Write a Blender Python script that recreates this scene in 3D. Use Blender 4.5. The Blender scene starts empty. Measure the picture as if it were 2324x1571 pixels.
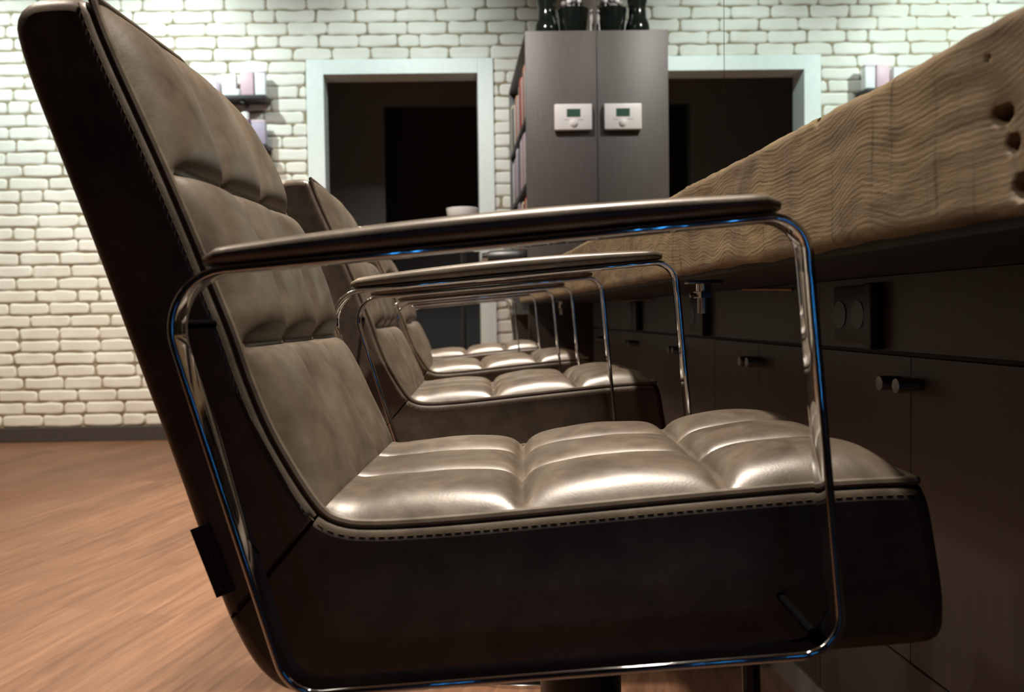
import bpy, bmesh, math, random
from mathutils import Vector, Matrix, noise
random.seed(7)
C = bpy.context.scene.collection
PI = math.pi

# ---------------------------------------------------------------- materials
def new_mat(name):
    m = bpy.data.materials.new(name); m.use_nodes = True
    nt = m.node_tree; b = nt.nodes['Principled BSDF']
    return m, nt, b
def N(nt, t, **kw):
    n = nt.nodes.new(t)
    for k, v in kw.items():
        if k in n.inputs: n.inputs[k].default_value = v
        else: setattr(n, k, v)
    return n
def L(nt, a, b): nt.links.new(a, b)
def ramp(nt, fac, stops):
    r = nt.nodes.new('ShaderNodeValToRGB'); e = r.color_ramp.elements
    while len(e) < len(stops): e.new(.5)
    for i, (p, c) in enumerate(stops):
        e[i].position = p; e[i].color = (c[0], c[1], c[2], 1)
    L(nt, fac, r.inputs[0]); return r
def bump(nt, b, h, strength=.3, dist=.01):
    bp = N(nt, 'ShaderNodeBump', Strength=strength, Distance=dist)
    L(nt, h, bp.inputs['Height']); L(nt, bp.outputs[0], b.inputs['Normal']); return bp
def plain(name, col, rough=.5, metal=0., var=.08, scale=30., bmp=0., spec=.5, coat=0.):
    m, nt, b = new_mat(name)
    tc = N(nt, 'ShaderNodeTexCoord')
    nz = N(nt, 'ShaderNodeTexNoise', Scale=scale, Detail=5.)
    L(nt, tc.outputs['Object'], nz.inputs['Vector'])
    lo = [max(0, c*(1-var)) for c in col]; hi = [min(1, c*(1+var)) for c in col]
    r = ramp(nt, nz.outputs[0], [(.3, lo), (.7, hi)])
    L(nt, r.outputs[0], b.inputs['Base Color'])
    b.inputs['Roughness'].default_value = rough; b.inputs['Metallic'].default_value = metal
    b.inputs['Specular IOR Level'].default_value = spec; b.inputs['Coat Weight'].default_value = coat
    if bmp: bump(nt, b, nz.outputs[0], bmp, .003)
    return m
def emit(name, col, s):
    m, nt, b = new_mat(name)
    b.inputs['Base Color'].default_value = (*col, 1)
    b.inputs['Emission Color'].default_value = (*col, 1); b.inputs['Emission Strength'].default_value = s
    return m

def leather_mat():
    m, nt, b = new_mat('bronze_brown_leather')
    tc = N(nt, 'ShaderNodeTexCoord')
    n1 = N(nt, 'ShaderNodeTexNoise', Scale=9., Detail=6., Roughness=.65, Distortion=.6)
    n2 = N(nt, 'ShaderNodeTexNoise', Scale=60., Detail=4.)
    vo = N(nt, 'ShaderNodeTexVoronoi', Scale=420.)
    n3 = N(nt, 'ShaderNodeTexNoise', Scale=26., Detail=3., Roughness=.6)
    for n in (n1, n2, vo, n3): L(nt, tc.outputs['Object'], n.inputs['Vector'])
    mx = N(nt, 'ShaderNodeMath', operation='MULTIPLY_ADD'); mx.inputs[1].default_value = .35
    L(nt, n2.outputs[0], mx.inputs[0]); L(nt, n1.outputs[0], mx.inputs[2])
    r = ramp(nt, mx.outputs[0], [(.42, (.060, .045, .031)), (.66, (.112, .085, .060)), (.86, (.165, .130, .093))])
    L(nt, r.outputs[0], b.inputs['Base Color'])
    rr = ramp(nt, n1.outputs[0], [(.3, (.33,)*3), (.75, (.47,)*3)])
    L(nt, rr.outputs[0], b.inputs['Roughness'])
    b.inputs['Metallic'].default_value = .12
    b.inputs['Specular IOR Level'].default_value = .85
    a = N(nt, 'ShaderNodeMath', operation='MULTIPLY_ADD'); a.inputs[1].default_value = .09
    L(nt, vo.outputs['Distance'], a.inputs[0]); 
    a2 = N(nt, 'ShaderNodeMath', operation='MULTIPLY_ADD'); a2.inputs[1].default_value = .22
    L(nt, n3.outputs[0], a2.inputs[0]); L(nt, a.outputs[0], a2.inputs[2])
    bump(nt, b, a2.outputs[0], .13, .003)
    return m

def oak_mat():
    m, nt, b = new_mat('weathered_oak_beam')
    tc = N(nt, 'ShaderNodeTexCoord'); sx = N(nt, 'ShaderNodeSeparateXYZ')
    L(nt, tc.outputs['Object'], sx.inputs[0])
    def mapped(s, sc, det, dist=0.):
        mp = N(nt, 'ShaderNodeMapping'); mp.inputs['Scale'].default_value = s
        L(nt, tc.outputs['Object'], mp.inputs[0])
        n = N(nt, 'ShaderNodeTexNoise', Scale=sc, Detail=det, Distortion=dist)
        L(nt, mp.outputs[0], n.inputs['Vector']); return n
    big = mapped((1, 1, .5), 3.4, 2.)
    mid = mapped((1, 1, .5), 9., 3.)
    fine = mapped((1, 1.2, 7), 80., 4.)
    blot = mapped((1, .8, .8), 7., 5., .8)
    ray = mapped((1, 9, .6), 9., 4., .3)
    h1 = N(nt, 'ShaderNodeMath', operation='MULTIPLY_ADD'); h1.inputs[1].default_value = .15
    L(nt, big.outputs[0], h1.inputs[0]); L(nt, sx.outputs['Z'], h1.inputs[2])
    h2 = N(nt, 'ShaderNodeMath', operation='MULTIPLY_ADD'); h2.inputs[1].default_value = .030
    L(nt, mid.outputs[0], h2.inputs[0]); L(nt, h1.outputs[0], h2.inputs[2])
    hx = N(nt, 'ShaderNodeMath', operation='MULTIPLY_ADD'); hx.inputs[1].default_value = .35
    L(nt, sx.outputs['X'], hx.inputs[0]); L(nt, h2.outputs[0], hx.inputs[2])
    def sc_(node, k):
        m_ = N(nt, 'ShaderNodeMath', operation='MULTIPLY'); m_.inputs[1].default_value = k; L(nt, node, m_.inputs[0]); return m_.outputs[0]
    cv = N(nt, 'ShaderNodeCombineXYZ'); L(nt, sc_(sx.outputs['Y'], 9.), cv.inputs[0]); L(nt, sc_(hx.outputs[0], 260.), cv.inputs[1])
    gn = N(nt, 'ShaderNodeTexNoise', Scale=1., Detail=3., Roughness=.55); L(nt, cv.outputs[0], gn.inputs['Vector'])
    cv2 = N(nt, 'ShaderNodeCombineXYZ'); L(nt, sc_(sx.outputs['Y'], 5.), cv2.inputs[0]); L(nt, sc_(hx.outputs[0], 62.), cv2.inputs[1])
    gn2 = N(nt, 'ShaderNodeTexNoise', Scale=1., Detail=2.); L(nt, cv2.outputs[0], gn2.inputs['Vector'])
    ph = sc_(hx.outputs[0], 1250.)
    si = N(nt, 'ShaderNodeMath', operation='SINE'); L(nt, ph, si.inputs[0])
    g1 = N(nt, 'ShaderNodeMath', operation='MULTIPLY_ADD'); g1.inputs[1].default_value = .10; L(nt, si.outputs[0], g1.inputs[0]); L(nt, gn.outputs[0], g1.inputs[2])
    pm = N(nt, 'ShaderNodeMath', operation='MULTIPLY_ADD'); pm.inputs[1].default_value = .45; L(nt, gn2.outputs[0], pm.inputs[0]); L(nt, g1.outputs[0], pm.inputs[2])
    grain = ramp(nt, pm.outputs[0], [(.44, (.115, .078, .044)), (.60, (.195, .138, .079)), (.85, (.250, .185, .112))])
    bl = ramp(nt, blot.outputs[0], [(.3, (.52, .47, .46)), (.48, (.90, .88, .86)), (.72, (1.12, 1.08, .88))])
    mu = N(nt, 'ShaderNodeMix', data_type='RGBA', blend_type='MULTIPLY'); mu.inputs[0].default_value = 1
    L(nt, grain.outputs[0], mu.inputs[6]); L(nt, bl.outputs[0], mu.inputs[7])
    rr = ramp(nt, ray.outputs[0], [(.30, (.55, .52, .5)), (.40, (1, 1, 1)), (.75, (1.08, 1.06, 1.0))])
    mu2 = N(nt, 'ShaderNodeMix', data_type='RGBA', blend_type='MULTIPLY'); mu2.inputs[0].default_value = 1
    L(nt, mu.outputs[2], mu2.inputs[6]); L(nt, rr.outputs[0], mu2.inputs[7])
    L(nt, mu2.outputs[2], b.inputs['Base Color'])
    b.inputs['Roughness'].default_value = .62
    ad = N(nt, 'ShaderNodeMath', operation='MULTIPLY_ADD'); ad.inputs[1].default_value = .8
    L(nt, fine.outputs[0], ad.inputs[0]); L(nt, pm.outputs[0], ad.inputs[2])
    bump(nt, b, ad.outputs[0], .22, .003)
    return m

def floor_mat():
    m, nt, b = new_mat('brown_wood_laminate')
    tc = N(nt, 'ShaderNodeTexCoord')
    mp = N(nt, 'ShaderNodeMapping'); mp.inputs['Rotation'].default_value = (0, 0, math.radians(-75))
    L(nt, tc.outputs['Object'], mp.inputs[0])
    br = N(nt, 'ShaderNodeTexBrick', offset=.37)
    br.inputs['Scale'].default_value = 1.; br.inputs['Brick Width'].default_value = 1.25
    br.inputs['Row Height'].default_value = .13; br.inputs['Mortar Size'].default_value = .0012
    br.inputs['Color1'].default_value = (.2, .2, .2, 1); br.inputs['Color2'].default_value = (.8, .8, .8, 1)
    br.inputs['Mortar'].default_value = (.3, .3, .3, 1)
    L(nt, mp.outputs[0], br.inputs['Vector'])
    m2 = N(nt, 'ShaderNodeMapping'); m2.inputs['Scale'].default_value = (1.2, 16, 1)
    L(nt, mp.outputs[0], m2.inputs[0])
    n1 = N(nt, 'ShaderNodeTexNoise', Scale=2.6, Detail=7., Roughness=.62, Distortion=.7)
    L(nt, m2.outputs[0], n1.inputs['Vector'])
    n0 = N(nt, 'ShaderNodeTexNoise', Scale=2.2, Detail=2.); L(nt, mp.outputs[0], n0.inputs['Vector'])
    mx = N(nt, 'ShaderNodeMix', data_type='RGBA', blend_type='MIX'); mx.inputs[0].default_value = .22
    L(nt, n1.outputs[0], mx.inputs[6]); L(nt, br.outputs[0], mx.inputs[7])
    r = ramp(nt, mx.outputs[2], [(.28, (.085, .036, .017)), (.5, (.165, .078, .040)), (.72, (.245, .130, .074))])
    L(nt, r.outputs[0], b.inputs['Base Color'])
    rr = ramp(nt, n0.outputs[0], [(.3, (.40,)*3), (.7, (.52,)*3)]); L(nt, rr.outputs[0], b.inputs['Roughness'])
    bump(nt, b, n1.outputs[0], .12, .003)
    return m

def brick_mat():
    m, nt, b = new_mat('white_painted_brick')
    tc = N(nt, 'ShaderNodeTexCoord')
    n1 = N(nt, 'ShaderNodeTexNoise', Scale=5., Detail=4.)
    n2 = N(nt, 'ShaderNodeTexNoise', Scale=55., Detail=6., Roughness=.6)
    for n in (n1, n2): L(nt, tc.outputs['Object'], n.inputs['Vector'])
    r = ramp(nt, n1.outputs[0], [(.3, (.70, .67, .60)), (.7, (.80, .78, .72))])
    L(nt, r.outputs[0], b.inputs['Base Color']); b.inputs['Roughness'].default_value = .85
    bump(nt, b, n2.outputs[0], .4, .004)
    return m

def laminate_mat(name, col, rough=.5):
    m, nt, b = new_mat(name)
    tc = N(nt, 'ShaderNodeTexCoord')
    mp = N(nt, 'ShaderNodeMapping'); mp.inputs['Scale'].default_value = (6, 6, .5)
    L(nt, tc.outputs['Object'], mp.inputs[0])
    n1 = N(nt, 'ShaderNodeTexNoise', Scale=14., Detail=5.); L(nt, mp.outputs[0], n1.inputs['Vector'])
    r = ramp(nt, n1.outputs[0], [(.3, [c*.9 for c in col]), (.7, [c*1.1 for c in col])])
    L(nt, r.outputs[0], b.inputs['Base Color']); b.inputs['Roughness'].default_value = rough
    return m

def mirror_mat():
    m, nt, b = new_mat('silvered_mirror')
    tc = N(nt, 'ShaderNodeTexCoord'); n1 = N(nt, 'ShaderNodeTexNoise', Scale=3., Detail=2.)
    L(nt, tc.outputs['Object'], n1.inputs['Vector'])
    r = ramp(nt, n1.outputs[0], [(.3, (.86, .90, .88)), (.7, (.88, .92, .90))])
    L(nt, r.outputs[0], b.inputs['Base Color'])
    b.inputs['Metallic'].default_value = 1; b.inputs['Roughness'].default_value = .0
    return m

M = dict(
    leather=leather_mat(), oak=oak_mat(), floor=floor_mat(), brick=brick_mat(),
    mortar=plain('tan_mortar', (.27, .22, .145), .9, var=.25, scale=18, bmp=.5),
    chrome=plain('polished_chrome', (.62, .62, .63), .045, 1., var=.02),
    stitch=plain('ochre_thread', (.13, .09, .04), .9),
    matte=plain('matte_black_spacer', (.004, .004, .004), 1., spec=0.),
    piping=None,
    cab=laminate_mat('dark_brown_laminate', (.040, .032, .028), .46),
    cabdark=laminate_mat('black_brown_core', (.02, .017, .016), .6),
    tall=laminate_mat('taupe_laminate', (.080, .069, .066), .5),
    alu=plain('brushed_aluminium', (.45, .44, .43), .38, .8),
    trim=plain('white_painted_wood', (.74, .78, .76), .45, var=.03),
    skirt=plain('dark_grey_skirting', (.060, .050, .047), .5),
    black=plain('black_plastic', (.018, .018, .018), .38),
    socket=plain('black_socket_plastic', (.012, .012, .012), .45),
    white=plain('white_plastic', (.80, .78, .77), .35, var=.02),
    lcd=plain('green_grey_display', (.055, .115, .085), .12, var=.05),
    greymark=plain('grey_marking', (.35, .34, .33), .5),
    mirror=mirror_mat(),
    plaster=plain('beige_plaster', (.20, .175, .15), .9, bmp=.2),
    ceilm=plain('ceiling_paint', (.5, .48, .45), .9),
    dark=plain('dark_passage_paint', (.36, .38, .38), .9),
    rearwall=plain('charcoal_wall_paint', (.05, .048, .045), .9),
    darker=plain('black_passage_paint', (.11, .11, .11), .9),
    tag=plain('black_woven_tag', (.012, .011, .010), .85),
    tagtext=plain('grey_woven_thread', (.10, .10, .10), .8),
    copper=plain('copper_rail_metal', (.55, .26, .13), .28, 1.),
    shelfm=laminate_mat('black_shelf_board', (.022, .019, .019), .5),
    lilac=plain('pale_lilac_pack', (.58, .47, .55), .45, var=.03),
    pink=plain('dusty_pink_carton', (.60, .40, .46), .5, var=.03),
    paper=plain('white_carton', (.80, .78, .80), .5, var=.02),
    mauve=plain('greyish_mauve_carton', (.36, .31, .42), .5, var=.03),
    purple=plain('purple_bottle_plastic', (.30, .14, .40), .3, var=.05),
    yellow=plain('pale_yellow_pack', (.70, .66, .35), .5),
    bottle=plain('dark_green_bottle_glass', (.006, .010, .008), .12, var=.2),
    potm=plain('dark_glass_vase', (.006, .009, .007), .16, var=.2),
    grey=plain('grey_figurine', (.30, .28, .28), .4),
    red=plain('red_cover', (.45, .06, .05), .5), cream=plain('cream_cover', (.62, .52, .36), .6),
    orange=plain('orange_brown_cover', (.50, .22, .13), .5), mauvebook=plain('mauve_cover', (.30, .24, .29), .5),
    darkbook=plain('charcoal_cover', (.04, .035, .04), .5),
    blueled=emit('blue_neon', (.05, .40, 1.), 20.),
    porcelain=plain('white_porcelain', (.90, .89, .89), .2, var=.02),
    steel=plain('satin_steel', (.3, .29, .28), .3, 1.),
)
M['piping'] = M['leather']

# ---------------------------------------------------------------- geometry helpers
def link(name, me, m, parent=None, smooth=True):
    if m is not None:
        for x in (m if isinstance(m, (list, tuple)) else [m]): me.materials.append(x)
    if smooth:
        for p in me.polygons: p.use_smooth = True
    o = bpy.data.objects.new(name, me); C.objects.link(o)
    if parent: o.parent = parent
    return o
def obj(name, bm, m, parent=None, smooth=False, sharp=35):
    bmesh.ops.recalc_face_normals(bm, faces=bm.faces)
    if smooth:
        for e in bm.edges:
            if len(e.link_faces) == 2 and e.calc_face_angle(0) > math.radians(sharp): e.smooth = False
    me = bpy.data.meshes.new(name); bm.to_mesh(me); bm.free()
    return link(name, me, m, parent, smooth)
def box(bm, a, b, bev=0., seg=2, mi=0):
    r = bmesh.ops.create_cube(bm, size=1.)
    vs = r['verts']
    for v in vs: v.co = Vector([(a[i]+b[i])/2 + v.co[i]*(b[i]-a[i]) for i in range(3)])
    fs = {f for v in vs for f in v.link_faces}
    for f in fs: f.material_index = mi
    if bev:
        es = list({e for v in vs for e in v.link_edges})
        bmesh.ops.bevel(bm, geom=es, offset=bev, segments=seg, affect='EDGES', profile=.5)
def boxo(name, a, b, m, parent=None, bev=0., seg=2):
    bm = bmesh.new(); box(bm, a, b, bev, seg); return obj(name, bm, m, parent, smooth=bev > 0, sharp=50)
def lathe(bm, prof, c=(0, 0, 0), seg=28, axis='Z', cap=True):
    rings = []
    for r, z in prof:
        ring = []
        for k in range(seg):
            a = 2*PI*k/seg; p = (r*math.cos(a), r*math.sin(a), z)
            if axis == 'X': p = (p[2], p[0], p[1])
            if axis == 'Y': p = (p[0], p[2], p[1])
            ring.append(bm.verts.new(Vector(p)+Vector(c)))
        rings.append(ring)
    for a, b in zip(rings, rings[1:]):
        for k in range(seg): bm.faces.new((a[k], a[(k+1) % seg], b[(k+1) % seg], b[k]))
    if cap:
        bm.faces.new(rings[0][::-1]); bm.faces.new(rings[-1])
def latheo(name, prof, m, parent=None, c=(0, 0, 0), seg=28, axis='Z', cap=True):
    bm = bmesh.new(); lathe(bm, prof, c, seg, axis, cap); return obj(name, bm, m, parent, smooth=True, sharp=40)
def tube(bm, pts, r, seg=8, closed=False):
    pts = [Vector(p) for p in pts]; n = len(pts); rings = []
    up = None
    for i in range(n):
        if closed: t = pts[(i+1) % n]-pts[i-1]
        else: t = pts[min(i+1, n-1)]-pts[max(i-1, 0)]
        t.normalize()
        if up is None:
            up = Vector((0, 1, 0)) if abs(t.y) < .8 else Vector((0, 0, 1))
        a = (up - t*up.dot(t)).normalized(); b = t.cross(a); up = a
        rr = r[i] if isinstance(r, (list, tuple)) else r
        rings.append([bm.verts.new(pts[i]+a*rr*math.cos(2*PI*k/seg)+b*rr*math.sin(2*PI*k/seg)) for k in range(seg)])
    m = n if closed else n-1
    for i in range(m):
        A, B = rings[i], rings[(i+1) % n]
        for k in range(seg): bm.faces.new((A[k], A[(k+1) % seg], B[(k+1) % seg], B[k]))
    if not closed:
        bm.faces.new(rings[0][::-1]); bm.faces.new(rings[-1])
def resample(pts, step):
    out = [Vector(pts[0])]; carry = 0.
    P = [Vector(p) for p in pts]
    for a, b in zip(P, P[1:]):
        l = (b-a).length; d = step-carry
        while d <= l:
            out.append(a.lerp(b, d/l)); d += step
        carry = l-(d-step)
    if (out[-1]-P[-1]).length > step*.3: out.append(P[-1])
    else: out[-1] = P[-1]
    return out
def smooth_path(pts, it=2):
    P = [Vector(p) for p in pts]
    for _ in range(it):
        Q = [P[0]]
        for a, b in zip(P, P[1:]):
            Q += [a.lerp(b, .25), a.lerp(b, .75)]
        Q.append(P[-1]); P = Q
    return P
def tag(o, label, cat, group=None, kind=None):
    if label: o['label'] = label
    if cat: o['category'] = cat
    if group: o['group'] = group
    if kind: o['kind'] = kind
    return o
def thing(name, label, cat, loc=(0, 0, 0), rz=0., group=None):
    o = bpy.data.objects.new(name, None); C.objects.link(o)
    o.location = loc; o.rotation_euler = (0, 0, rz); o.empty_display_size = .1
    return tag(o, label, cat, group)
def struct(o): o['kind'] = 'structure'; return o
def copy_tree(o, parent=None):
    c = o.copy(); C.objects.link(c)
    if parent: c.parent = parent
    for ch in list(o.children): copy_tree(ch, c)
    return c

# ---------------------------------------------------------------- the room
XL, XR, YB, YF, ZC = -3.4, .79, -2.4, 5.75, 3.0
DX0, DX1, DZ = -.786, .203, 2.335           # door opening
FX0, FX1, FZ = -.897, .304, 2.431           # door casing
bm = bmesh.new(); box(bm, (XL-.1, YB-.1, -.05), (XR+.1, 8.6, 0)); struct(obj('floor', bm, M['floor']))
bm = bmesh.new(); box(bm, (XL-.1, YB-.1, ZC), (XR+.1, YF+.3, ZC+.05)); struct(obj('ceiling', bm, M['ceilm']))
bm = bmesh.new(); box(bm, (XL-.1, YB, 0), (XL, YF+.2, ZC)); struct(obj('wall_left', bm, M['plaster']))
bm = bmesh.new(); box(bm, (XR, YB, 0), (XR+.1, YF+.2, ZC)); struct(obj('wall_right', bm, M['plaster']))
bm = bmesh.new(); box(bm, (XL, YB-.1, 0), (XR, YB, ZC)); struct(obj('wall_rear', bm, M['rearwall']))

# brick wall: every brick its own lump inside the wall mesh, mortar behind
bm = bmesh.new()
for a, b in (((XL, YF, 0), (DX0-.03, YF+.165, ZC)), ((DX1+.03, YF, 0), (XR, YF+.165, ZC)), ((DX0-.03, YF, DZ+.03), (DX1+.03, YF+.165, ZC))):
    box(bm, a, b, mi=1)
def brick(x0, x1, z0, z1, seed):
    if x1-x0 < .03: return
    nx, nz = max(5, int((x1-x0)/.035)+2), 5
    rnd = random.Random(seed); g = .0022
    dep = .0065+rnd.uniform(-.002, .002); tx = rnd.uniform(-.012, .012); tz = rnd.uniform(-.02, .02)
    grid = []
    for j in range(nz+1):
        row = []
        for i in range(nx+1):
            u, w = i/nx, j/nz
            edge = (i in (0, nx)) or (j in (0, nz))
            corner = (i in (0, nx)) and (j in (0, nz))
            x = x0+g+(x1-x0-2*g)*u; z = z0+g+(z1-z0-2*g)*w
            if i == 1: x = x0+g+.006
            if i == nx-1: x = x1-g-.006
            if i == 2: x = x0+g+.018
            if i == nx-2: x = x1-g-.018
            if j == 1: z = z0+g+.0065
            if j == nz-1: z = z1-g-.006
            if j == 2: z = z0+g+.018
            if j == nz-2: z = z1-g-.017
            nn = noise.noise_vector(Vector((x*14, seed*3.1, z*14)))
            jb = min(j, nz-j); ib = min(i, nx-i)
            if jb < 3: z += (1, 1, .45)[jb]*.0085*noise.noise(Vector((x*11, seed*7.7, 0 if j < nz/2 else 5.)))
            if ib < 3: x += (1, 1, .45)[ib]*.010*noise.noise(Vector((z*17, seed*5.3, 0 if i < nx/2 else 5.)))
            if ib < 2 and jb < 2: x += (.006 if i < nx/2 else -.006); z += (.004 if j < nz/2 else -.004)
            if edge:
                x += nn.x*.002; z += nn.z*.003*(1 if j in (0, nz) else 0)
                y = YF+.002
            else:
                y = YF-dep-nn.y*.0042+tx*(x-(x0+x1)/2)+tz*(z-(z0+z1)/2)
            row.append(bm.verts.new((x, y, z)))
        grid.append(row)
    for j in range(nz):
        for i in range(nx):
            bm.faces.new((grid[j][i], grid[j][i+1], grid[j+1][i+1], grid[j+1][i]))
CO, BL = .0806, .257
zr = .095; row = 0
while zr < ZC:
    x = XL - BL*(.5 if row % 2 else 0) - random.uniform(0, .09); k = 0
    while x < XR:
        w = BL*random.choice((1, 1, 1, 1, .97, 1.03, .55)); x0, x1 = max(x, XL), min(x+w, XR)
        z1 = min(zr+CO, ZC)
        parts = [(x0, x1)]
        if zr < FZ-.01:
            parts = [(a, b) for a, b in ((x0, min(x1, FX0+.004)), (max(x0, FX1-.004), x1)) if b-a > .02]
        for q, (a, b) in enumerate(parts): brick(a, b, zr, z1, row*101+k*3+q)
        x += w; k += 1
    zr += CO; row += 1
for f in bm.faces: f.smooth = f.material_index == 0
me = bpy.data.meshes.new('wall_back')
bmesh.ops.recalc_face_normals(bm, faces=[f for f in bm.faces if f.material_index == 1])
bm.to_mesh(me); bm.free()
struct(link('wall_back', me, [M['brick'], M['mortar']], smooth=False))

# door casing with reveal, open and dark behind
bm = bmesh.new()
for a, b in (((FX0, YF-.028, 0), (DX0, YF+.0, FZ)), ((DX1, YF-.028, 0), (FX1, YF+.0, FZ)), ((DX0, YF-.028, DZ), (DX1, YF, FZ))):
    box(bm, a, b, .003)
for a, b in (((DX0-.03, YF-.004, 0), (DX0, YF+.165, DZ)), ((DX1, YF-.004, 0), (DX1+.03, YF+.165, DZ)), ((DX0-.03, YF-.004, DZ), (DX1+.03, YF+.165, DZ+.03))):
    box(bm, a, b)
struct(obj('door_1', bm, M['trim']))
bm = bmesh.new()
box(bm, (XL, YF-.022, 0), (FX0, YF, .095), .004); box(bm, (FX1, YF-.022, 0), (XR, YF, .095), .004)
struct(obj('baseboard_back', bm, M['skirt']))
# unlit passage beyond the door
PX0, PX1, PY = -1.7, .6, 8.5
bm = bmesh.new(); box(bm, (PX0-.1, YF+.165, 0), (PX0, PY, 2.9)); struct(obj('wall_passage_left', bm, M['dark']))
bm = bmesh.new(); box(bm, (PX1, YF+.165, 0), (PX1+.1, PY, 2.9)); struct(obj('wall_passage_right', bm, M['dark']))
bm = bmesh.new()
box(bm, (PX0, 7.5, 0), (-.53, 7.6, 2.9)); box(bm, (.45, 7.5, 0), (PX1, 7.6, 2.9)); box(bm, (-.53, 7.5, 2.56), (.45, 7.6, 2.9))
struct(obj('wall_passage_end', bm, M['dark']))
bm = bmesh.new(); box(bm, (PX0, PY, 0), (PX1, PY+.1, 2.9)); struct(obj('wall_passage_far', bm, M['darker']))
bm = bmesh.new(); box(bm, (PX0, YF+.165, 2.9), (PX1, PY, 2.95)); struct(obj('ceiling_passage', bm, M['dark']))

# ---------------------------------------------------------------- salon chair (faces +x, +y is its far side)
HW = .206
OUT = [(-.343, 1.072), (-.39, 1.072), (-.403, 1.068), (-.412, 1.060), (-.416, 1.047), (-.413, 1.032), (-.404, 1.0), (-.386, .951), (-.346, .843), (-.314, .75),
       (-.281, .657), (-.257, .584), (-.238, .523), (-.230, .503)]
OUT2 = [(-.230, .503), (-.214, .47), (-.198, .45), (-.180, .438), (-.155, .433), (.10, .458), (.331, .482), (.386, .487), (.397, .491), (.403, .50), (.403, .531), (.397, .569), (.392, .604), (.386, .623), (.379, .630)]
WB = [(-.142, .604), (-.154, .62), (-.169, .644), (-.189, .68), (-.208, .729), (-.219, .765), (-.238, .813), (-.253, .853), (-.276, .909), (-.288, .937), (-.307, .98), (-.321, 1.012), (-.334, 1.044), (-.343, 1.072)]
WS = [(.379, .630), (.305, .627), (.161, .614), (.041, .602), (-.034, .595), (-.106, .591), (-.13, .596), (-.142, .604)]
def extrude_poly(path, split, rad, m, name, parent):
    """closed side outline: 'path' is the outside run, 'split' the straight joint to the neighbouring part; long edges rounded by rad"""
    P = resample([Vector((a, 0, b)) for a, b in smooth_path2(path)], .009)
    ne = len(P)-1
    dist = [1.]*ne+[.22]                       # the last edge (the joint) gets only a fine groove
    n = len(P)
    area = sum(P[k].x*P[(k+1) % n].z-P[(k+1) % n].x*P[k].z for k in range(n))
    sg = 1 if area > 0 else -1
    nr = []
    for k in range(n):
        d = (P[(k+1) % n]-P[k]).normalized(); nr.append(Vector((-d.z, 0, d.x))*sg)   # inward normals
    def inset(r):
        out = []
        for k in range(n):
            a, b = nr[k-1], nr[k]; da, db = r*dist[k-1], r*dist[k]
            det = a.x*b.z-a.z*b.x
            if abs(det) < .15: out.append(P[k]+(a+b).normalized()*((da+db)/2))
            else: out.append(P[k]+Vector(((da*b.z-db*a.z)/det, 0, (a.x*db-b.x*da)/det)))
        return out
    bm = bmesh.new(); rings = []
    st = 5
    lev = [(rad*(1-math.sin(PI/2*k/st)), -HW+rad*(1-math.cos(PI/2*k/st))) for k in range(st+1)]
    lev += [(x, -y) for x, y in lev[::-1]]
    for r, y in lev: rings.append([bm.verts.new((p.x, y, p.z)) for p in inset(r)])
    for A, B in zip(rings, rings[1:]):
        for k in range(n): bm.faces.new((A[k], A[(k+1) % n], B[(k+1) % n], B[k]))
    f1 = bm.faces.new(rings[0]); f2 = bm.faces.new(rings[-1][::-1])
    for f in (f1, f2):
        for e in f.edges: e.smooth = False
    bmesh.ops.triangulate(bm, faces=[f1, f2])
    return obj(name, bm, m, parent, smooth=True, sharp=42)

def cushion(name, path, seams, cols, H, m, parent, ends=(1, 1), roll=.012):
    """padded front: path in the side plane (u,z), split crosswise at 'seams' (0..1) and lengthwise in 'cols' channels"""
    P = resample([(a, 0, b) for a, b in smooth_path2(path)], .0045); n = len(P)
    ln = [0.]
    for a, b in zip(P, P[1:]): ln.append(ln[-1]+(b-a).length)
    tot = ln[-1]; nt = 84; hw = HW-.010
    bm = bmesh.new(); grid = []
    bounds = [0.]+list(seams)+[1.]
    for i in range(n):
        s = ln[i]/tot
        t = (P[min(i+2, n-1)]-P[max(i-2, 0)]).normalized(); nrm = Vector((t.z, 0, -t.x))
        row = []
        for j in range(nt+1):
            w = j/nt
            w = .5-.5*math.cos(PI*w) if False else w
            y = -hw+2*hw*w
            # envelope down to the piping on all four sides
            de = min(w, 1-w)*2*hw; ds0 = s*tot; ds1 = (1-s)*tot
            E = (1-math.exp(-de/.014))
            e0 = 1-math.exp(-ds0/.012) if ends[0] else .75+.25*(1-math.exp(-ds0/.02))
            e1 = 1-math.exp(-ds1/roll) if ends[1] else .75+.25*(1-math.exp(-ds1/.02))
            h = E*e0*e1
            # cells
            for q in range(len(bounds)-1):
                if bounds[q] <= s <= bounds[q+1]: a = (s-bounds[q])/(bounds[q+1]-bounds[q])
            cb = w*cols; b = cb-math.floor(cb) if cb < cols else 1.
            dsm = min([abs(s-x)*tot for x in seams]); dcm = min([abs(w-k/cols)*2*hw for k in range(1, cols)])
            h *= 1-.80*math.exp(-dsm/.0075)-.10*math.exp(-(dsm/.004)**2)
            h *= 1-.60*math.exp(-dcm/.0065)
            h *= .62+.46*(math.sin(PI*a)**.55)*(math.sin(PI*b)**.42) if 0 < a < 1 and 0 < b < 1 else .62
            p = P[i]+nrm*(h*H)
            ws = noise.noise(Vector((p.x*22, y*22, p.z*22)))*.0012*min(1, h)
            p = p+nrm*ws
            row.append(bm.verts.new((p.x, y, p.z)))
        grid.append(row)
    for i in range(n-1):
        for j in range(nt):
            bm.faces.new((grid[i][j], grid[i+1][j], grid[i+1][j+1], grid[i][j+1]))
    me = bpy.data.meshes.new(name); bm.normal_update(); bm.to_mesh(me); bm.free()
    return link(name, me, m, parent, True)
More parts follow.
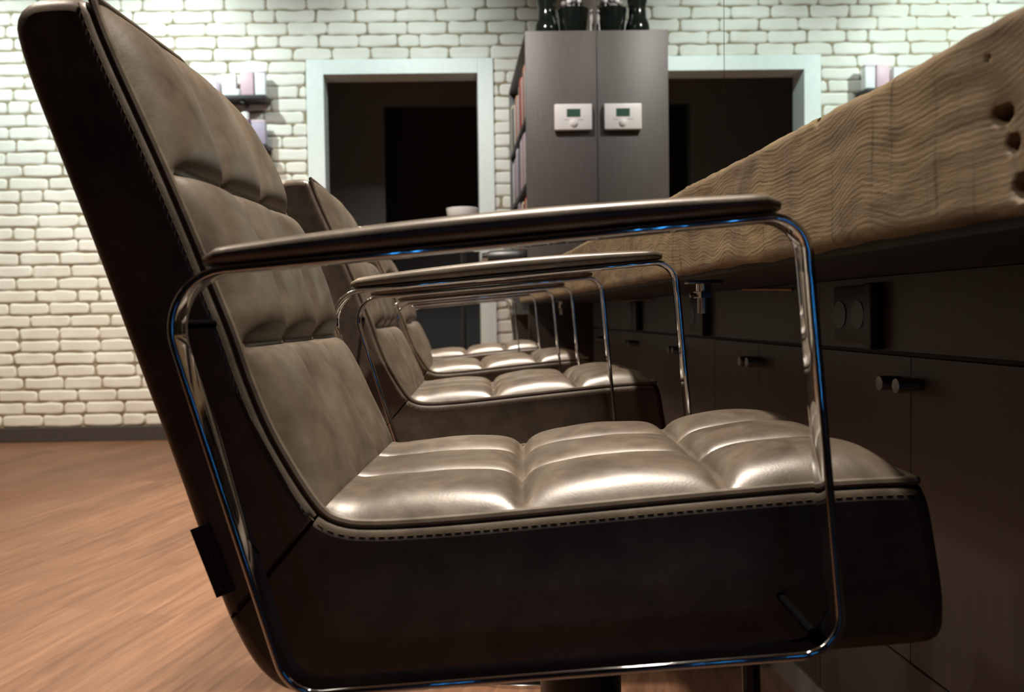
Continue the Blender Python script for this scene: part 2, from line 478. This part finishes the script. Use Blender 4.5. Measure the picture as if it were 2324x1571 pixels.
def smooth_path2(path):
    return [(p.x, p.y) for p in smooth_path([(a, b, 0) for a, b in path], 2)]

def rounded(corners, rad, n=10):
    P = [Vector((a, 0, b)) for a, b in corners]; out = []
    for i, p in enumerate(P):
        a = (P[i-1]-p).normalized(); b = (P[(i+1) % len(P)]-p).normalized(); r = rad[i]
        th = math.acos(max(-1, min(1, a.dot(b)))); d = r/math.tan(th/2); c = p+(a+b).normalized()*(r/math.sin(th/2))
        s, e = p+a*d-c, p+b*d-c
        ang = math.acos(max(-1, min(1, s.normalized().dot(e.normalized()))))
        for k in range(n+1):
            q = k/n
            v = (s*math.sin((1-q)*ang)+e*math.sin(q*ang))/math.sin(ang)
            out.append(c+v)
    return out
FC = [(-.2535, .8165), (.2575, .8545), (.285, .5155), (-.149, .4755)]
def arm_frame(y0, y1, parent):
    bm = bmesh.new(); th = .0065
    path = rounded(FC, (.050, .032, .034, .036)); n = len(path)
    prof = [(0, 0), (1, 0), (1, 1), (0, 1)]
    e = .0022                                     # rounded long edges
    sec = []
    for cx, cy, a0 in ((y0+e, e, 180), (y1-e, e, 270), (y1-e, th-e, 0), (y0+e, th-e, 90)):
        for k in range(4):
            a = math.radians(a0+k*30); sec.append((cx+e*math.cos(a), cy+e*math.sin(a)))
    rings = []
    for i in range(n):
        t = (path[(i+1) % n]-path[i-1]).normalized(); inw = Vector((t.z, 0, -t.x))   # pointing into the loop
        rings.append([bm.verts.new(path[i]+inw*d+Vector((0, y, 0))) for y, d in sec])
    k = len(sec)
    for i in range(n):
        A, B = rings[i], rings[(i+1) % n]
        for q in range(k): bm.faces.new((A[q], A[(q+1) % k], B[(q+1) % k], B[q]))
    f = obj('armrest_frame', bm, M['chrome'], parent, smooth=True, sharp=50)
    f['label'] = 'chrome flat bar armrest loop'
    # upholstered pad lying along the top bar
    bm = bmesh.new(); ns, nc = 40, 20; rings = []
    ua, ub = -.207, .236; yc, hw = (y0+y1)/2, .021
    for i in range(ns+1):
        q = i/ns; u = ua+(ub-ua)*q
        endr = min(1, math.sqrt(max(0, 1-(1-min(1, (u-ua)/.016))**2))) if u-ua < .016 else (math.sqrt(max(0, 1-(1-min(1, (ub-u)/.007))**2)) if ub-u < .007 else 1.)
        endr = max(endr, .25)
        z0 = .8165+(u+.2535)*.0744+.0005
        T = (.0125+.0085*math.sin(PI*min(1, max(0, q*.95+.03)))**.8)*(.55+.45*endr); w = hw*(.6+.4*endr)
        ring = []
        for c in range(nc):
            a = 2*PI*c/nc; ca, sa = math.cos(a), math.sin(a)
            sx = (abs(ca)**.62)*(1 if ca >= 0 else -1); sz = (abs(sa)**.75)*(1 if sa >= 0 else -1)
            ring.append(bm.verts.new((u, yc+w*sx, z0+T/2+T/2*sz)))
        rings.append(ring)
    for A, B in zip(rings, rings[1:]):
        for c in range(nc): bm.faces.new((A[c], A[(c+1) % nc], B[(c+1) % nc], B[c]))
    bm.faces.new(rings[0][::-1]); bm.faces.new(rings[-1])
    p = obj('armrest_pad', bm, M['leather'], f, smooth=True, sharp=60); p['label'] = 'brown leather armrest pad'
    return f

def make_chair():
    t = thing('salon_chair', None, 'chair')
    bs = extrude_poly(WB+OUT[1:], None, .014, M['leather'], 'backrest', t)
    ss = extrude_poly(OUT2+WS[1:], None, .014, M['leather'], 'seat', t)
    bc = cushion('back_cushion', WB, (.329, .661), 3, .0275, M['leather'], t, (0, 1), .020)
    sc = cushion('seat_cushion', WS, (.308, .649), 3, .028, M['leather'], t, (1, 0))
    # piping round the padded front
    W = [(a, b) for a, b in WS]+WB[1:]
    Wp = smooth_path2(W)
    bm = bmesh.new()
    for s in (-1, 1): tube(bm, [(a, s*(HW-.008), b) for a, b in Wp], .0042, 8)
    top = WB[-1]; tube(bm, [(top[0], y, top[1]) for y in (-HW+.008, 0, HW-.008)], .0042, 8)
    fr = WS[0]; tube(bm, [(fr[0], y, fr[1]) for y in (-HW+.008, 0, HW-.008)], .0042, 8)
    obj('piping', bm, M['piping'], t, smooth=True)
    # twin stitch lines beside the piping
    P = resample([(a, 0, b) for a, b in Wp], .0085)
    for s in (-1, 1):
        bm = bmesh.new()
        for i in range(1, len(P)-1):
            d = (P[i+1]-P[i-1]).normalized(); nrm = Vector((d.z, 0, -d.x))     # outwards, onto the side panel
            for off in (.0105,):
                c = P[i]+nrm*-off
                y = s*(HW-.0009)
                a, b = c-d*.0028, c+d*.0028
                tube(bm, [(a.x, y, a.z), (b.x, y, b.z)], .0007, 5)
        st = obj('stitching', bm, M['stitch'], t); st['label'] = 'ochre stitching beside the piping'
    # the far top corner of the back is rounded off
    for ch in t.children:
        if ch.name.split('.')[0] in ('backrest', 'back_cushion', 'piping', 'stitching'):
            for v in ch.data.vertices:
                if v.co.y > .03 and v.co.z > .93:
                    q = min(1., (v.co.y-.03)/.17)**2; w = min(1., (v.co.z-.93)/.14); w = w*w*(3-2*w)
                    v.co.y -= .030*q*w; v.co.z -= .024*q*w
    arm_frame(-.305, -.275, t); arm_frame(.275, .305, t)
    # short dark spacers joining the loops to the shell
    for s in (-1, 1):
        for u, z in ((-.236, .775), (.2625, .530)):
            bm = bmesh.new(); tube(bm, [(u, s*.200, z), (u, s*.292, z)], .0036, 14)
            obj('arm_spacer', bm, M['matte'], t, smooth=True)
    # woven tag in the rear corner seam
    bm = bmesh.new()
    a, b = Vector((-.2575, 0, .590)), Vector((-.2345, 0, .528)); d = (b-a).normalized(); nr = Vector((-d.z, 0, d.x))
    if nr.x < 0: nr = -nr
    y = -HW-.0012
    q = [a-nr*.004, b-nr*.004, b+nr*.014, a+nr*.014]
    v0 = [bm.verts.new((p.x, y-.0008, p.z)) for p in q]; v1 = [bm.verts.new((p.x, y+.0010, p.z)) for p in q]
    bm.faces.new(v0); bm.faces.new(v1[::-1])
    for i in range(4): bm.faces.new((v0[i], v0[(i+1) % 4], v1[(i+1) % 4], v1[i]))
    tg = obj('fabric_tag', bm, M['tag'], t); tg['label'] = 'black woven tag on the rear corner'
    bm = bmesh.new(); ln = (b-a).length; yy = y-.0010
    def dash(p0, p1):
        tube(bm, [(p0.x, yy, p0.z), (p1.x, yy, p1.z)], .00045, 5)
    base = a+nr*.0035; hgt = .005
    for k in range(7):                            # faded capitals, only their strokes can be made out
        c = base+d*(.008+.0068*k)
        if k == 0: dash(c, c+nr*hgt*.6)
        elif k in (1, 4):
            dash(c, c+nr*hgt); dash(c, c+d*.0036); dash(c+nr*hgt*.5, c+nr*hgt*.5+d*.003)
        elif k in (2, 5):
            dash(c, c+nr*hgt); dash(c+nr*hgt, c+nr*hgt+d*.0036); dash(c+d*.0036, c+d*.0036+nr*hgt)
        else:
            dash(c, c+nr*hgt); dash(c+nr*hgt*.6, c+d*.0038)
    cc = base+d*(ln-.008)+nr*.0025
    tube(bm, [(cc.x+.0030*math.cos(k*PI/6), yy, cc.z+.0030*math.sin(k*PI/6)) for k in range(12)], .00055, 5, True)
    obj('tag_lettering', bm, M['tagtext'], tg)
    # pedestal: mounting plate, gas column, round floor plate, pump lever, footrest post
    latheo('base_plate', [(.26, 0), (.26, .008), (.25, .014), (.06, .022), (.055, .03)], M['chrome'], t, (.10, 0, 0), 48)
    latheo('column', [(.035, .02), (.035, .22), (.045, .225), (.045, .40), (.075, .405), (.11, .43), (.11, .447)], M['black'], t, (.10, 0, 0), 32)
    bm = bmesh.new(); tube(bm, [(.10, -.03, .36), (.16, -.05, .345), (.215, -.06, .352)], .008, 8)
    lv = obj('pump_lever', bm, M['black'], t, smooth=True)
    latheo('lever_knob', [(.002, -.012), (.010, -.008), (.013, 0), (.010, .008), (.002, .012)], M['black'], lv, (.222, -.061, .353), 14, 'X')
    bm = bmesh.new(); tube(bm, [(.285, .0, .478), (.288, .0, .34), (.36, .0, .16), (.44, .0, .13)], .010, 10)
    fp = obj('footrest_post', bm, M['black'], t, smooth=True)
    latheo('footrest_bolt', [(.001, -.006), (.0045, -.005), (.006, 0), (.0045, .005), (.001, .006)], M['chrome'], fp, (.276, -.006, .352), 12, 'X')
    bm = bmesh.new(); tube(bm, [(.44, -.14, .13), (.44, .14, .13)], .014, 12)
    obj('footrest_bar', bm, M['chrome'], fp, smooth=True)
    return t

chair_labels = ['brown leather salon chair nearest the camera, its side in shadow',
                'brown leather salon chair second in the row, just behind the nearest',
                'brown leather salon chair third in the row, before the farthest one',
                'brown leather salon chair farthest away, in front of the tall bookcase']
spots = [(.04, .98, 5), (.06, 2.065, 2), (.07, 3.06, 0), (.035, 4.12, 2)]
proto = make_chair()
for i, (x, y, a) in enumerate(spots):
    o = proto if i == 0 else copy_tree(proto)
    o.location = (x, y, 0); o.rotation_euler = (0, 0, -math.radians(a))
    tag(o, chair_labels[i], 'chair', 'brown leather salon chairs in a row')

# ---------------------------------------------------------------- oak counter
def counter():
    X0, X1, Z0, Z1, Y0, Y1 = .36, .765, .838, .968, -.7, 4.505
    ys = []; y = Y0
    while y < Y1:
        ys.append(y); y += .0018 if .53 < y < .61 else .0045 if .40 < y < 1.6 else (.009 if 1.6 <= y < 2.6 else .02)
    ys.append(Y1)
    bm = bmesh.new()
    loop = []                                          # section (x, z), counter-clockwise, dense on the front face
    nf = 44
    for k in range(nf+1): loop.append(('f', X0, Z1-(Z1-Z0)*k/nf))
    for k in range(1, 8): loop.append(('b', X0+(X1-X0)*k/8, Z0))
    loop += [('r', X1, Z0), ('r', X1, Z1)]
    for k in range(7, 0, -1): loop.append(('t', X0+(X1-X0)*k/8, Z1))
    holes = [(.576, .905, .0080, .0046, .030), (.5655, .884, .0058, .0044, .026), (.551, .855, .0090, .0068, .045), (.586, .9445, .0025, .002, .006), (.859, .9635, .0035, .004, .008)]
    rings = []
    for y in ys:
        ring = []
        wt = noise.noise(Vector((y*3.3, 1.7, 0)))*.003+noise.noise(Vector((y*14, 4.2, 0)))*.0018+noise.noise(Vector((y*45, 9.2, 0)))*.0016
        wb = noise.noise(Vector((y*4.1, 11.7, 0)))*.004+noise.noise(Vector((y*17, 14.2, 0)))*.0025
        for s, x, z in loop:
            dx = dz = 0.
            if s == 'f':
                q = (z-Z0)/(Z1-Z0)
                dz = wt*q**3+wb*(1-q)**3
                dx = noise.noise(Vector((y*6, z*9, 3)))*.0035+noise.noise(Vector((y*30, z*50, 8)))*.0012
                dx += .005*max(0, (q-.93)/.07)**2+.005*max(0, (.07-q)/.07)**2
                if y < 1.2:
                    for hy, hz, ry, rz, dp in holes:
                        rr = ((y-hy)/ry)**2+((z-hz)/rz)**2
                        dx += dp*math.exp(-rr**2)
                    # hollow worn into the beam around the knots
                    rr = ((y-.566-(z-.885)*.3)/.022)**2+((z-.885)/.034)**2
                    dx += .0035*math.exp(-rr**1.5)
            elif s == 't': dz = wt*(1-(x-X0)/(X1-X0))
            elif s == 'b': dz = wb*(1-(x-X0)/(X1-X0))
            ring.append(bm.verts.new((x+dx, y, z+dz)))
        rings.append(ring)
    n = len(loop)
    for A, B in zip(rings, rings[1:]):
        for k in range(n): bm.faces.new((A[k], A[(k+1) % n], B[(k+1) % n], B[k]))
    bm.faces.new(rings[0]); bm.faces.new(rings[-1][::-1])
    o = obj('oak_counter', bm, M['oak'], smooth=True, sharp=50)
    b = boxo('underside_shade_board', (.382, Y0, .8315), (.7, Y1, .8395), M['cabdark'], o); b['label'] = 'added black board standing in for shade under the oak beam'  # added dark sheet: stands in for shade on the bare oak underside
    return tag(o, 'long rustic oak beam counter running along under the mirrors', 'counter')
counter()

# fittings under the slab
def bolt_fitting(y, x, label):
    t = thing('leg_fitting', label, 'fitting', (x, y, .8315-.056), 0, 'chrome fittings under the counter')
    boxo('mounting_plate', (-.030, -.012, .050), (.030, .012, .055), M['steel'], t, .001)
    bm = bmesh.new(); lathe(bm, [(.013, .038), (.013, .051)], seg=20); obj('collar', bm, M['chrome'], t, smooth=True, sharp=30)
    bm = bmesh.new(); lathe(bm, [(.017, .026), (.017, .037)], seg=6)
    tube(bm, [(-.016, -.002, .031), (-.024, -.003, .031)], .004, 8)
    obj('hex_nut', bm, M['chrome'], t)
    latheo('foot', [(.010, 0), (.0105, .003), (.0105, .026)], M['steel'], t, seg=16)
bolt_fitting(1.493, .432, 'small chrome fitting hanging under the counter behind the nearest chair')
bolt_fitting(3.475, .444, 'small chrome fitting hanging under the counter by the third chair')
for (ya, za), (yb, zb), lab in (((2.048, .8285), (1.749, .8195), 'thin copper rail under the counter nearest the camera'), ((3.70, .828), (2.995, .8215), 'thin copper rail under the far half of the counter')):
    bm = bmesh.new(); tube(bm, [(.684, ya, za), (.684, (ya+yb)/2, (za+zb)/2+.0005), (.684, yb, zb)], .0024, 10)
    tag(obj('copper_rail', bm, M['copper'], smooth=True), lab, 'rail', 'copper rails under the counter')

# ---------------------------------------------------------------- base cabinets
XF = .695; UW = .657; Y00 = .331
unit_y = [Y00+UW*k for k in range(-1, 6)]
unit_lab = ['dark base cabinet under the counter closest to the camera', 'dark base cabinet with paired door knobs below the nearest black sockets', 'dark base cabinet with knobs behind the nearest chair arm',
            'dark base cabinet carrying the second black socket', 'dark base cabinet carrying the third black socket', 'dark base cabinet beside the third chair', 'dark base cabinet next to the tall bookcase']
socket_y = {1: 1.487, 3: 2.428, 4: 3.27}
def socket_unit(cy, z, parent):
    x = XF-.0005
    s = boxo('power_socket', (x-.010, cy-.060, z-.048), (x, cy+.075, z+.047), M['socket'], parent, .002)
    s['label'] = 'black double power socket'
    for yy in (cy-.018, cy+.048):
        latheo('socket_well', [(.024, -.0115), (.024, -.0095), (.0195, -.0095), (.0195, -.004)], M['black'], s, (x, yy, z-.002), 24, 'X', cap=True)
    boxo('socket_cover', (x-.022, cy-.088, z-.058), (x, cy-.063, z+.05), M['socket'], s, .002)
end = 4.505
for k, y0 in enumerate(unit_y):
    y1 = min(y0+UW, end); g = .0012
    t = thing('base_cabinet', unit_lab[k], 'cabinet', (0, 0, 0), 0, 'dark base cabinets under the counter')
    boxo('carcass', (XF+.018, y0, .0), (.788, y1, .836), M['cabdark'], t)
    tp = boxo('upper_panel', (XF, y0+g, .7125), (XF+.018, y1-g, .830), M['cab'], t)
    if k in socket_y: socket_unit(socket_y[k], .771, t)
    mid = (y0+y1)/2
    for a, b, ky in ((y0+g, mid-.001, mid-.025), (mid+.001, y1-g, mid+.025)):
        d = boxo('door', (XF, a, .2385), (XF+.018, b, .7045), M['cab'], t)
        kn = latheo('knob', [(.0085, 0), (.0085, .003), (.0112, .004), (.0115, .034), (.0108, .0365)], M['steel'], d, (XF, ky, .664), 24, 'X')
        kn.scale = (-1, 1, 1); kn.location = (2*XF, 0, 0)
    boxo('lower_panel', (XF, y0+g, .058), (XF+.018, y1-g, .2335), M['cab'], t)
    pl = boxo('plinth', (XF-.003, y0, .0), (XF+.018, y1, .056), M['alu'], t); pl['label'] = 'brushed aluminium plinth strip'
    
# ---------------------------------------------------------------- mirrors
mir = [(2.4415, 4.508, 'frameless wall mirror panel beside the tall bookcase'), (.42, 2.4385, 'frameless wall mirror panel above the nearer counter'), (-1.6, .417, 'frameless wall mirror panel behind the camera end of the counter')]
for a, b, lab in mir:
    bm = bmesh.new(); box(bm, (.767, a, .97), (.773, b, 2.62), .0012, 1)
    tag(obj('wall_mirror', bm, M['mirror']), lab, 'mirror', 'mirror panels over the counter')

# ---------------------------------------------------------------- tall bookcase, side towards the camera, shelves open to the left
t = thing('tall_bookcase', 'tall taupe bookcase against the mirror wall at the end of the counter', 'bookcase', (0, 0, 0))
BX0, BX1, BY0, BY1, BZ = .403, .766, 4.51, 5.72, 2.212
boxo('side_panel', (BX0, BY0, 0), (BX1, BY0+.022, BZ), M['tall'], t, .001)
boxo('side_panel', (BX0, BY1-.022, 0), (BX1, BY1, BZ), M['tall'], t, .001)
boxo('top_panel', (BX0, BY0+.022, BZ-.022), (BX1, BY1-.022, BZ), M['tall'], t, .001)
boxo('back_panel', (BX1-.012, BY0+.022, 0), (BX1, BY1-.022, BZ-.022), M['cabdark'], t)
sh_z = [.06, .47, .80, 1.135, 1.465, 1.80]
for z in sh_z: boxo('shelf', (BX0+.004, BY0+.022, z-.022), (BX1-.012, BY1-.022, z), M['shelfm'], t)
kinds = dict(paper='white', cream='cream', orange='orange-brown', red='red', lilac='pale lilac', mauvebook='mauve', darkbook='charcoal', mauve='grey-mauve')
rows_ = [(1.80, 'paper orange paper red cream lilac orange paper darkbook cream', 'on the top shelf of the bookcase'),
         (1.465, 'mauvebook lilac mauvebook lilac darkbook mauve lilac mauvebook paper darkbook', 'on the middle shelf of the bookcase'),
         (1.135, 'cream red darkbook cream red mauvebook cream darkbook paper red', 'on the low bookcase shelf')]
order = 'first second third fourth fifth sixth seventh eighth ninth tenth'.split()
for z, row_, where in rows_:
    z += .0006; y = BY0+.028; rb = random.Random(int(z*1000))
    for i, mk in enumerate(row_.split()):
        w = rb.uniform(.095, .122); h = rb.uniform(.235, .285)
        if y+w > BY1-.03: break
        b = thing('binder', '%s binder %s, %s from the side panel' % (kinds[mk], where, order[i]), 'binder', (0, 0, 0), 0, 'binders in the tall bookcase')
        x0 = BX0+.003+rb.uniform(0, .006)
        boxo('spine', (x0, y, z), (x0+.004, y+w, z+h), M[mk], b, .0008)
        for yy in (y, y+w-.003): boxo('cover', (x0+.004, yy, z), (x0+.26, yy+.003, z+h), M[mk], b)
        boxo('pages', (x0+.02, y+.006, z+.004), (x0+.25, y+w-.006, z+h-.02), M['paper'], b)
        y += w+.004

# thermostat on the bookcase side
t = thing('thermostat', 'white room thermostat with green display on the bookcase side', 'thermostat', (.6415, 4.51, 1.772))
boxo('mounting_plate', (-.07, -.004, -.05), (.07, 0, .05), M['white'], t)
boxo('housing', (-.096, -.030, -.066), (.096, -.003, .066), M['white'], t, .006, 3)
boxo('display', (-.0345, -.0312, .0), (.0345, -.028, .040), M['lcd'], t)
latheo('dial', [(.019, -.0295), (.019, -.034), (.0175, -.036)], M['white'], t, (.0, 0, -.031), 32, 'Y')
latheo('dial_knob', [(.013, -.0355), (.013, -.038), (.011, -.039)], M['white'], t, (.0, 0, -.031), 32, 'Y')
bm = bmesh.new()
for s in (-1, 1): box(bm, (s*.037-.013, -.0306, -.0155), (s*.037+.013, -.0295, -.0125))
obj('button_marks', bm, M['greymark'], t)

# things on top of the bookcase
def bottle(x, y, z, name, prof, m, lab, cat, group=None):
    t_ = thing(name, lab, cat, (x, y, z), 0, group)
    latheo('body', prof, m, t_, seg=32, cap=True)
    return t_
b = bottle(.53, 4.64, BZ, 'glass_bottle', [(.058, 0), (.063, .008), (.063, .05), (.058, .072), (.046, .10), (.044, .15), (.052, .19), (.05, .26), (.02, .33), (.018, .40)], M['bottle'], 'dark green glass bottle on top of the bookcase at its left edge', 'bottle')
latheo('stopper', [(.02, .40), (.022, .43), (.012, .445)], M['red'], b, seg=16)
b = bottle(.668, 4.65, BZ, 'glass_vase', [(.060, 0), (.064, .006), (.071, .05), (.080, .12), (.084, .145), (.080, .145), (.076, .12), (.066, .03), (.002, .02)], M['potm'], 'wide dark glass vase on top of the bookcase, beside the mirror', 'vase')
for k in range(9):
    a = k*2.4; r = .02+.035*((k*37) % 10)/10
    fl = bmesh.new(); tube(fl, [(r*.3*math.cos(a), r*.3*math.sin(a), .03), (r*math.cos(a), r*math.sin(a), .16+.01*(k % 3))], .003, 6)
    bmesh.ops.create_icosphere(fl, subdivisions=2, radius=.016, matrix=Matrix.Translation((r*math.cos(a), r*math.sin(a), .17+.01*(k % 3))))
    obj('dried_flower', fl, M['paper'] if k % 2 else M['grey'], b, smooth=True)
b = thing('figurine', 'slim grey figurine against the mirror on top of the bookcase', 'figurine', (.752, 4.56, BZ))
bm = bmesh.new()
for s in (-1, 1): tube(bm, [(s*.006, -.004+s*.008, 0), (s*.005, s*.007, .05)], [.0055, .0045], 10)
tube(bm, [(0, 0, .045), (0, 0, .06), (0, 0, .085), (0, 0, .10)], [.009, .010, .012, .005], 12)
bmesh.ops.create_uvsphere(bm, u_segments=14, v_segments=10, radius=.010, matrix=Matrix.Translation((0, 0, .113)))
obj('body', bm, M['grey'], b, smooth=True)

# black hair dryer hanging beside the bookcase
t = thing('hair_dryer', 'black hair dryer hanging on the left of the bookcase', 'hair dryer', (.30, 4.58, 1.075))
latheo('barrel', [(.030, -.10), (.036, -.085), (.040, -.02), (.043, .05), (.040, .085), (.030, .10), (.004, .102)], M['black'], t, (0, 0, 0), 28, 'X')
latheo('nozzle', [(.026, -.128), (.029, -.10), (.025, -.1), (.022, -.128)], M['chrome'], t, (0, 0, 0), 24, 'X', cap=False)
bm = bmesh.new(); tube(bm, [(.03, 0, -.02), (.038, 0, -.08), (.045, 0, -.15)], [.020, .018, .015], 14); obj('handle', bm, M['black'], t, smooth=True)
bm = bmesh.new(); tube(bm, [(.104, 0, .042), (.06, 0, .052), (.0, 0, .047), (-.02, 0, .05)], .004, 8); obj('hanging_hook', bm, M['steel'], t, smooth=True)

# bowl on a stand in the doorway
t = thing('plant_stand', 'slim black pedestal stand in the doorway under a white bowl', 'stand', (.085, 5.40, 0))
latheo('foot_plate', [(.15, 0), (.15, .012), (.14, .018)], M['black'], t, seg=36)
latheo('post', [(.016, .018), (.016, 1.345)], M['black'], t, seg=16)
latheo('tray', [(.105, 1.345), (.11, 1.35), (.11, 1.36)], M['black'], t, seg=36)
o = latheo('porcelain_bowl', [(.07, 1.36), (.078, 1.363), (.092, 1.385), (.098, 1.428), (.0955, 1.430), (.088, 1.388), (.07, 1.372), (.002, 1.370)], M['porcelain'], None, (0, 0, 0), 40)
o.location = (.085, 5.40, 0); tag(o, 'shallow white porcelain bowl on the black pedestal in the doorway', 'bowl')

# ---------------------------------------------------------------- wall shelves and products
def wall_shelf(z, lab):
    t_ = thing('wall_shelf', lab, 'shelf', (0, 0, z), 0, 'black wall shelves left of the doorway')
    boxo('shelf_board', (-2.0, 5.585, -.026), (-1.13, 5.742, 0), M['shelfm'], t_, .001)
    for x in (-1.85, -1.28): boxo('bracket', (x-.01, 5.60, -.045), (x+.01, 5.742, -.026), M['black'], t_)
wall_shelf(2.178, 'black wall shelf left of the doorway, uppermost of three')
wall_shelf(1.872, 'black wall shelf left of the doorway, middle of three')
wall_shelf(1.55, 'black wall shelf left of the doorway, lowest, behind the second chair')
def carton(x0, x1, y, z, h, m, lab, name='product_carton', cap=None):
    t_ = thing(name, lab, 'carton', ((x0+x1)/2, y, z), 0, 'hair products on the wall shelves'); w = (x1-x0)/2
    boxo('pack', (-w, -.03, 0), (w, .03, h), m, t_, .0015)
    if cap: boxo('lid', (-w-.001, -.031, h-.014), (w+.001, .031, h+.002), cap, t_, .0015)
    else: boxo('lid_flap', (-w+.002, -.028, h), (w-.002, .028, h+.0015), m, t_)
def round_bottle(x, y, z, r, h, m, capm, lab, cap_h=.03, cap_r=None, pump=False):
    t_ = thing('product_bottle', lab, 'bottle', (x, y, z), 0, 'hair products on the wall shelves'); cr = cap_r or r*.9
    latheo('body', [(r*.92, 0), (r, .005), (r, h-.02), (r*.9, h-.004), (r*.5, h)], m, t_, seg=24)
    latheo('cap', [(cr, h), (cr, h+cap_h), (cr*.85, h+cap_h+.004)], capm, t_, seg=20)
    if pump:
        bm_ = bmesh.new(); tube(bm_, [(0, 0, h+cap_h), (0, 0, h+cap_h+.035), (-.022, 0, h+cap_h+.036)], .005, 8); obj('pump', bm_, capm, t_, smooth=True)
YS = 5.66
Z1, Z2, Z3 = 2.178, 1.872, 1.55
round_bottle(-1.455, YS, Z1, .034, .095, M['lilac'], M['lilac'], 'lilac pump bottle at the left of the upper shelf row', .012, .012, True)
carton(-1.411, -1.325, YS, Z1, .14, M['paper'], 'wide white carton on the upper shelf beside the lilac bottle')
latheo_o = thing('product_jar', 'tiny white jar on the upper shelf before the pink carton', 'jar', (-1.312, YS-.03, Z1), 0, 'hair products on the wall shelves')
latheo('body', [(.017, 0), (.019, .004), (.019, .028)], M['paper'], latheo_o, seg=20); latheo('lid', [(.02, .028), (.02, .042), (.018, .044)], M['white'], latheo_o, seg=20)
carton(-1.296, -1.215, YS, Z1, .155, M['pink'], 'dusty pink carton on the upper shelf')
carton(-1.204, -1.141, YS, Z1, .158, M['paper'], 'tall narrow white carton at the right end of the upper shelf', cap=M['lilac'])
carton(-1.62, -1.55, YS, Z1, .15, M['pink'], 'pink carton hidden at the far left of the upper shelf') if False else None
round_bottle(-1.277, YS, Z2, .030, .165, M['purple'], M['white'], 'purple bottle with white cap on the middle shelf', .045, .026)
carton(-1.233, -1.147, YS, Z2, .157, M['mauve'], 'greyish mauve carton with pale lid at the right end of the middle shelf', cap=M['lilac'])
j = thing('product_jar', 'small white jar beside the mauve carton on the middle shelf', 'jar', (-1.252, YS-.045, Z2), 0, 'hair products on the wall shelves')
latheo('body', [(.015, 0), (.018, .004), (.018, .026)], M['paper'], j, seg=20); latheo('lid', [(.019, .026), (.019, .038), (.017, .04)], M['white'], j, seg=20)
carton(-1.215, -1.155, YS, Z3, .165, M['yellow'], 'pale yellow carton on the lowest shelf above the second chair')

# ---------------------------------------------------------------- blue neon on the wall behind the camera
t = thing('neon_light', 'blue neon light of upright tubes on the rear wall', 'lamp', (0, YB+.03, 0))
for x, z0, z1 in ((-.72, .40, .98), (-.62, .30, .90), (.28, .62, 1.0), (.38, .34, 1.0), (.48, .34, .52), (.66, .40, .96)):
    boxo('mounting_rail', (x-.012, -.03, z0-.01), (x+.012, -.012, z1+.01), M['black'], t, .002)
    bm = bmesh.new(); tube(bm, [(x, 0, z0), (x, 0, z1)], .0026, 8); obj('neon_tube', bm, M['blueled'], t, smooth=True)

# ---------------------------------------------------------------- lights
def spot(loc, target, e, col, size=70, blend=.6, rad=.04):
    l = bpy.data.lights.new('downlight_or_fill', 'SPOT'); l.energy = e; l.color = col; l.spot_size = math.radians(size); l.spot_blend = blend; l.shadow_soft_size = rad
    o = bpy.data.objects.new('downlight_or_fill', l); C.objects.link(o); o.location = loc
    o.rotation_euler = (Vector(target)-Vector(loc)).to_track_quat('-Z', 'Y').to_euler()
    return o
COOL, WARM, NEU = (.84, 1., .97), (1., .80, .60), (1., .90, .78)
for x, e in ((-2.95, 105), (-1.72, 125), (-.3, 62)): spot((x, 4.6, 2.95), (x, 5.75, 2.0), e, COOL, 105, .95, .05)
for x, y in ((.10, .90), (.10, 1.98), (.10, 2.98), (.10, 4.02)):
    spot((x, y, 2.92), (x-.42, y+.06, .75), 430, NEU, 58, 1., .06)
spot((.0, 3.35, 2.95), (.34, 4.75, 1.5), 135, (1., .94, .88), 80, .8, .05)  # added fill spot, brightens the bookcase side, thermostat and bowl
spot((-1.45, 1.12, 2.95), (.36, .95, .9), 110, NEU, 52, .9, .06)  # added fill spot aimed at the counter front to lift its brightness
for x, y, e in ((-1.7, 2.3, 120), (-1.5, 3.9, 160), (-2.8, 3.3, 195)):
    spot((x, y, 2.95), (x, y+.3, 0), e, WARM, 130, .8, .06)
w = bpy.data.worlds.new('World'); bpy.context.scene.world = w; w.use_nodes = True
w.node_tree.nodes['Background'].inputs[0].default_value = (.02, .018, .016, 1)
w.node_tree.nodes['Background'].inputs[1].default_value = .3

# ---------------------------------------------------------------- camera
cam = bpy.data.cameras.new('camera'); co = bpy.data.objects.new('camera', cam); C.objects.link(co)
R = Matrix(((.99970333, .0164951, -.01792131), (-.01848568, .0347231, -.99922599), (-.01586005, .99926084, .03501773)))
co.matrix_world = Matrix.Translation((0, 0, .779)) @ R.to_4x4()
cam.sensor_width = 36; cam.lens = 36*2000/2324; cam.shift_x = 104/2324
cam.clip_start = .02
cam.dof.use_dof = True; cam.dof.focus_distance = 1.15; cam.dof.aperture_fstop = cam.lens/1000/.0042
sc = bpy.context.scene; sc.camera = co
sc.view_settings.view_transform = 'Standard'; sc.view_settings.look = 'None'; sc.view_settings.exposure = 0.0; sc.view_settings.gamma = 1
sc.cycles.use_denoising = True
sc.cycles.max_bounces = 10; sc.cycles.glossy_bounces = 6; sc.cycles.caustics_reflective = False; sc.cycles.sample_clamp_indirect = 6.
